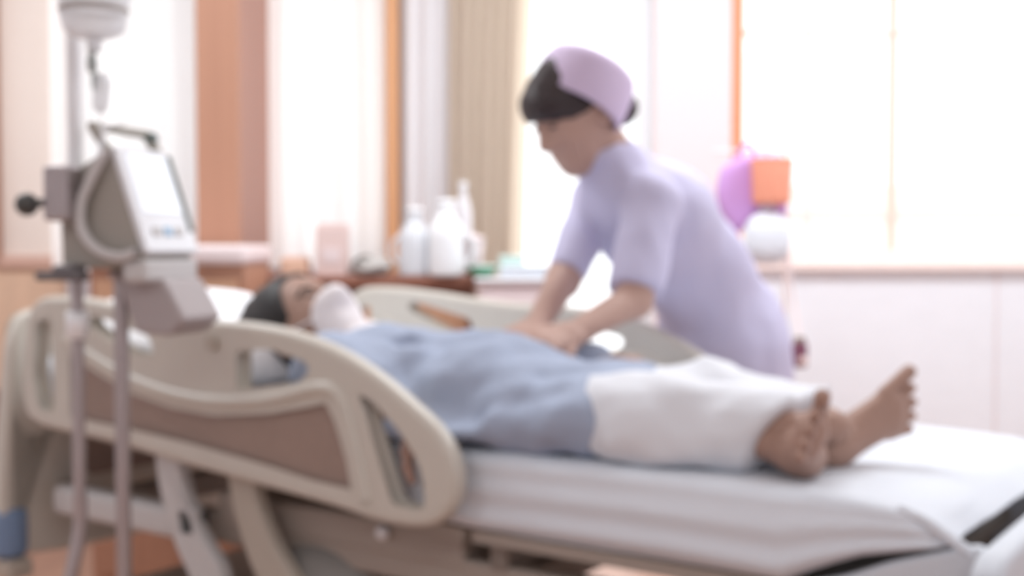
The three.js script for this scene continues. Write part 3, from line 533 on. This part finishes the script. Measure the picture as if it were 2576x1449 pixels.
{
  let t = onCounter('tissue_box', 'small peach cardboard box on the counter next to the brown partition', 'box', -.735, -4.05);
  obj('box_body', box(.09, .06, .09, 0, .03, 0, .006), M.peach, t); obj('box_lid', box(.075, .012, .05, 0, .064, 0, .004), M.pinkBox, t);
  t = onCounter('paper_box', 'tall pale pink box on the counter in front of the sheer curtain', 'box', -.605, -4.03);
  obj('box_body', box(.105, .165, .08, 0, .0825, 0, .006), M.pinkBox, t); obj('box_flap', box(.095, .012, .07, 0, .171, 0, .004), M.pinkBox, t); obj('box_label', box(.06, .05, .004, 0, .07, .041, .001), M.pinkWhite, t);
  t = onCounter('grey_bag', 'crumpled grey cloth bundle lying low on the counter', 'bundle', -.475, -4.02);
  const g = new THREE.SphereGeometry(1, 36, 24), p = g.attributes.position; for (let i = 0; i < p.count; i++) { const k = 1 + .3 * N(p.getX(i) * 2.4, p.getY(i) * 2.4, p.getZ(i) * 2.4); p.setXYZ(i, p.getX(i) * k * .07, (p.getY(i) * k + .95) * .034, p.getZ(i) * k * .06); } g.computeVertexNormals();
  obj('bundle_cloth', g, M.greyItem, t); obj('bundle_tie', new THREE.TorusGeometry(.03, .006, 8, 24).rotateX(1.2).rotateZ(.6).translate(-.03, .05, .02), std(0x8d8a86, .6), t);
  t = onCounter('water_jug', 'white water jug on the counter, left of the taller jug', 'jug', -.330, -4.02); t.rotation.y = Math.PI * .9;
  obj('jug_body', jugShape(.21, .052), M.jug, t); obj('jug_lid', lathe([[0, 0], [.03, 0], [.03, .018], [0, .022]]).translate(0, .21, 0), M.whiteGloss, t); obj('jug_handle', tube([[.045, .04, 0], [.075, .06, .0], [.078, .11, 0], [.045, .14, 0]], .007), M.whiteGloss, t);
  t = onCounter('water_jug', 'shiny white round-bellied jug on the counter with the brightest body', 'jug', -.222, -4.0);
  obj('jug_body', jugShape(.235, .06), M.whiteGloss, t); obj('jug_lid', lathe([[0, 0], [.034, 0], [.034, .02], [0, .025]]).translate(0, .235, 0), M.whiteGloss, t); obj('jug_handle', tube([[.05, .04, 0], [.085, .06, .0], [.088, .12, 0], [.045, .16, 0]], .008), M.whiteGloss, t);
  t = onCounter('tall_bottle', 'tall slim greyish-white bottle on the counter behind the jugs', 'bottle', -.172, -4.2);
  obj('bottle_body', lathe([[0, 0], [.028, 0], [.03, .01], [.03, .22], [.022, .26], [.013, .28], [.013, .30], [0, .30]]), M.greyCurtain, t); obj('bottle_cap', lathe([[0, 0], [.015, 0], [.015, .025], [0, .028]]).translate(0, .30, 0), M.white, t);
  t = onCounter('white_cup', 'small pale lidded cup on the counter beside the tall bottle', 'cup', -.128, -4.05, 1.0);
  obj('cup_body', lathe([[0, 0], [.026, 0], [.034, .09], [.032, .09], [.025, .006], [0, .006]]).translate(0, .03, 0), M.pinkWhite, t); obj('saucer', lathe([[0, 0], [.03, .004], [.04, .016], [.03, .03], [0, .03]]), M.greyItem, t); obj('cup_lid', lathe([[0, 0], [.036, 0], [.034, .012], [.012, .02], [0, .03]]).translate(0, .118, 0), M.pinkWhite, t);
  t = onCounter('green_bowl', 'low dark green bowl at the edge of the white locker', 'bowl', -.098, -3.92, 1.0);
  obj('bowl_body', lathe([[0, 0], [.025, 0], [.045, .02], [.05, .036], [.047, .036], [.042, .022], [.022, .006], [0, .006]]), M.green, t); obj('bowl_rim', new THREE.TorusGeometry(.0485, .003, 8, 32).rotateX(Math.PI / 2).translate(0, .036, 0), M.mint, t);
  t = onCounter('mint_box', 'pale mint plastic box on the white locker', 'box', .0, -4.03, 1.0);
  obj('box_body', box(.085, .055, .07, 0, .0275, 0, .008), M.mint, t); obj('box_lid', box(.09, .014, .076, 0, .062, 0, .006), M.mint, t);
  t = onCounter('folded_towel', 'folded white towel lying on the white locker', 'towel', .06, -3.87, 1.0);
  for (let k = 0; k < 3; k++) obj('towel_fold', box(.20 - k * .006, .012, .13, 0, .006 + k * .0125, 0, .006), M.sheet, t);
}

// ───────────────────────── the stand and bags behind the nurse ─────────────────────────
{
  const s = thing('thin_stand', 'thin pale metal stand behind the nurse with bags hanging from it', 'stand', [.94, 0, -4.1]);
  obj('pole', rod([0, .03, 0], [0, 1.44, 0], .007), M.salmonPale, s); obj('cross_bar', rod([-.25, 1.425, 0], [.02, 1.425, 0], .006), M.salmonPale, s);
  for (let k = 0; k < 4; k++) { const a = k * 1.5708 + .5; obj('base_leg', rod([0, .04, 0], [.22 * Math.cos(a), .02, .22 * Math.sin(a)], .008), M.steel, s); }
  const b = thing('purple_bag', 'purple cloth bag hanging behind the bent back of the nurse', 'bag', [.795, 1.11, -4.06]);
  const bag = roundPoly(new THREE.Shape(), [[-.085, .26], [-.02, .30], [.13, .30], [.14, .09], [.02, .085], [-.03, .02], [-.085, .10], [-.105, .17]], .03);
  obj('bag_body', extrude(bag, .07, .025, 4), M.purple, b); obj('bag_strap', tube([[-.03, .28, 0], [-.02, .32, .02], [.0, .335, .04], [.02, .32, .02], [.03, .28, 0]], .008), M.purple, b);
  const o = thing('orange_basket', 'orange plastic basket hanging in front of the purple bag', 'basket', [.865, 1.24, -3.98]);
  obj('basket_body', lathe([[0, 0], [.055, 0], [.064, .01], [.070, .145], [.064, .145], [.058, .014], [0, .008]]), M.orangeBasket, o); obj('basket_rim', new THREE.TorusGeometry(.066, .006, 8, 36).rotateX(Math.PI / 2).translate(0, .147, 0), M.orangeBasket, o); obj('basket_hook', tube([[0, .145, -.066], [0, .185, -.09], [0, .19, -.12]], .005), M.orangeBasket, o);
  const w = thing('white_bag', 'puffy white plastic bag hanging under the orange basket', 'bag', [.85, 1.045, -3.97]);
  obj('bag_body', pillowGeo(.15, .17, .09).translate(0, .08, 0), M.sheet, w); obj('bag_knot', tube([[0, .16, 0], [-.02, .18, 0], [.0, .195, 0], [.02, .18, 0], [0, .16, 0]], .006), M.sheet, w);
  const u = thing('drain_box', 'small maroon drain box hanging on a tube behind the nurse', 'box', [.955, .70, -3.95]);
  obj('box_body', box(.05, .085, .035, 0, .04, 0, .012), M.maroon, u); obj('box_cap', box(.035, .02, .03, 0, .09, 0, .006), M.taupeDark, u); obj('box_gauge', new THREE.SphereGeometry(.014, 16, 12).scale(1, 1, .5).translate(.008, .022, .018), M.pinkBox, u); obj('hanging_tube', tube([[0, .095, 0], [-.005, .2, -.05], [-.012, .36, -.12], [-.012, .5, -.14]], .006), M.pinkWhite, u);
}

// ───────────────────────── outside the windows ─────────────────────────
{
  struct('ground', plain(-40, 40, -4.2, -4.0, -60, ZB - 1.5), M.ground);
  const b = thing('far_building', 'overexposed pale building across the yard beyond the wide window', 'building', [6.5, -4, -16]);
  obj('building_wall', plain(-4.2, 6, 0, 5.6, -2, 0), M.facade, b);
  obj('roof_edge', plain(-4.4, 6.2, 5.6, 5.9, -2.2, .25), M.facadePink, b);
  for (const [x, y, w, h] of [[-2.9, 3.9, .18, 1.3], [-.75, 4.6, .34, .13], [-.6, 4.15, .38, .1], [-.4, 4.1, .0, .0], [.25, 3.4, .9, .6], [-4.0, 4.3, .3, .5], [1.6, 4.6, .5, .5]]) if (w) { const q = obj('building_window', slab(x, x + w, y, y + h, 0, .06), M.facadePink, b); }
  obj('balcony_ledge', slab(-4.1, 5.9, 3.15, 3.25, 0, .35), M.facadePink, b);
}

scene.traverse((o) => { if (o.isLight && o.shadow) o.castShadow = true; });
renderer.render(scene, camera);
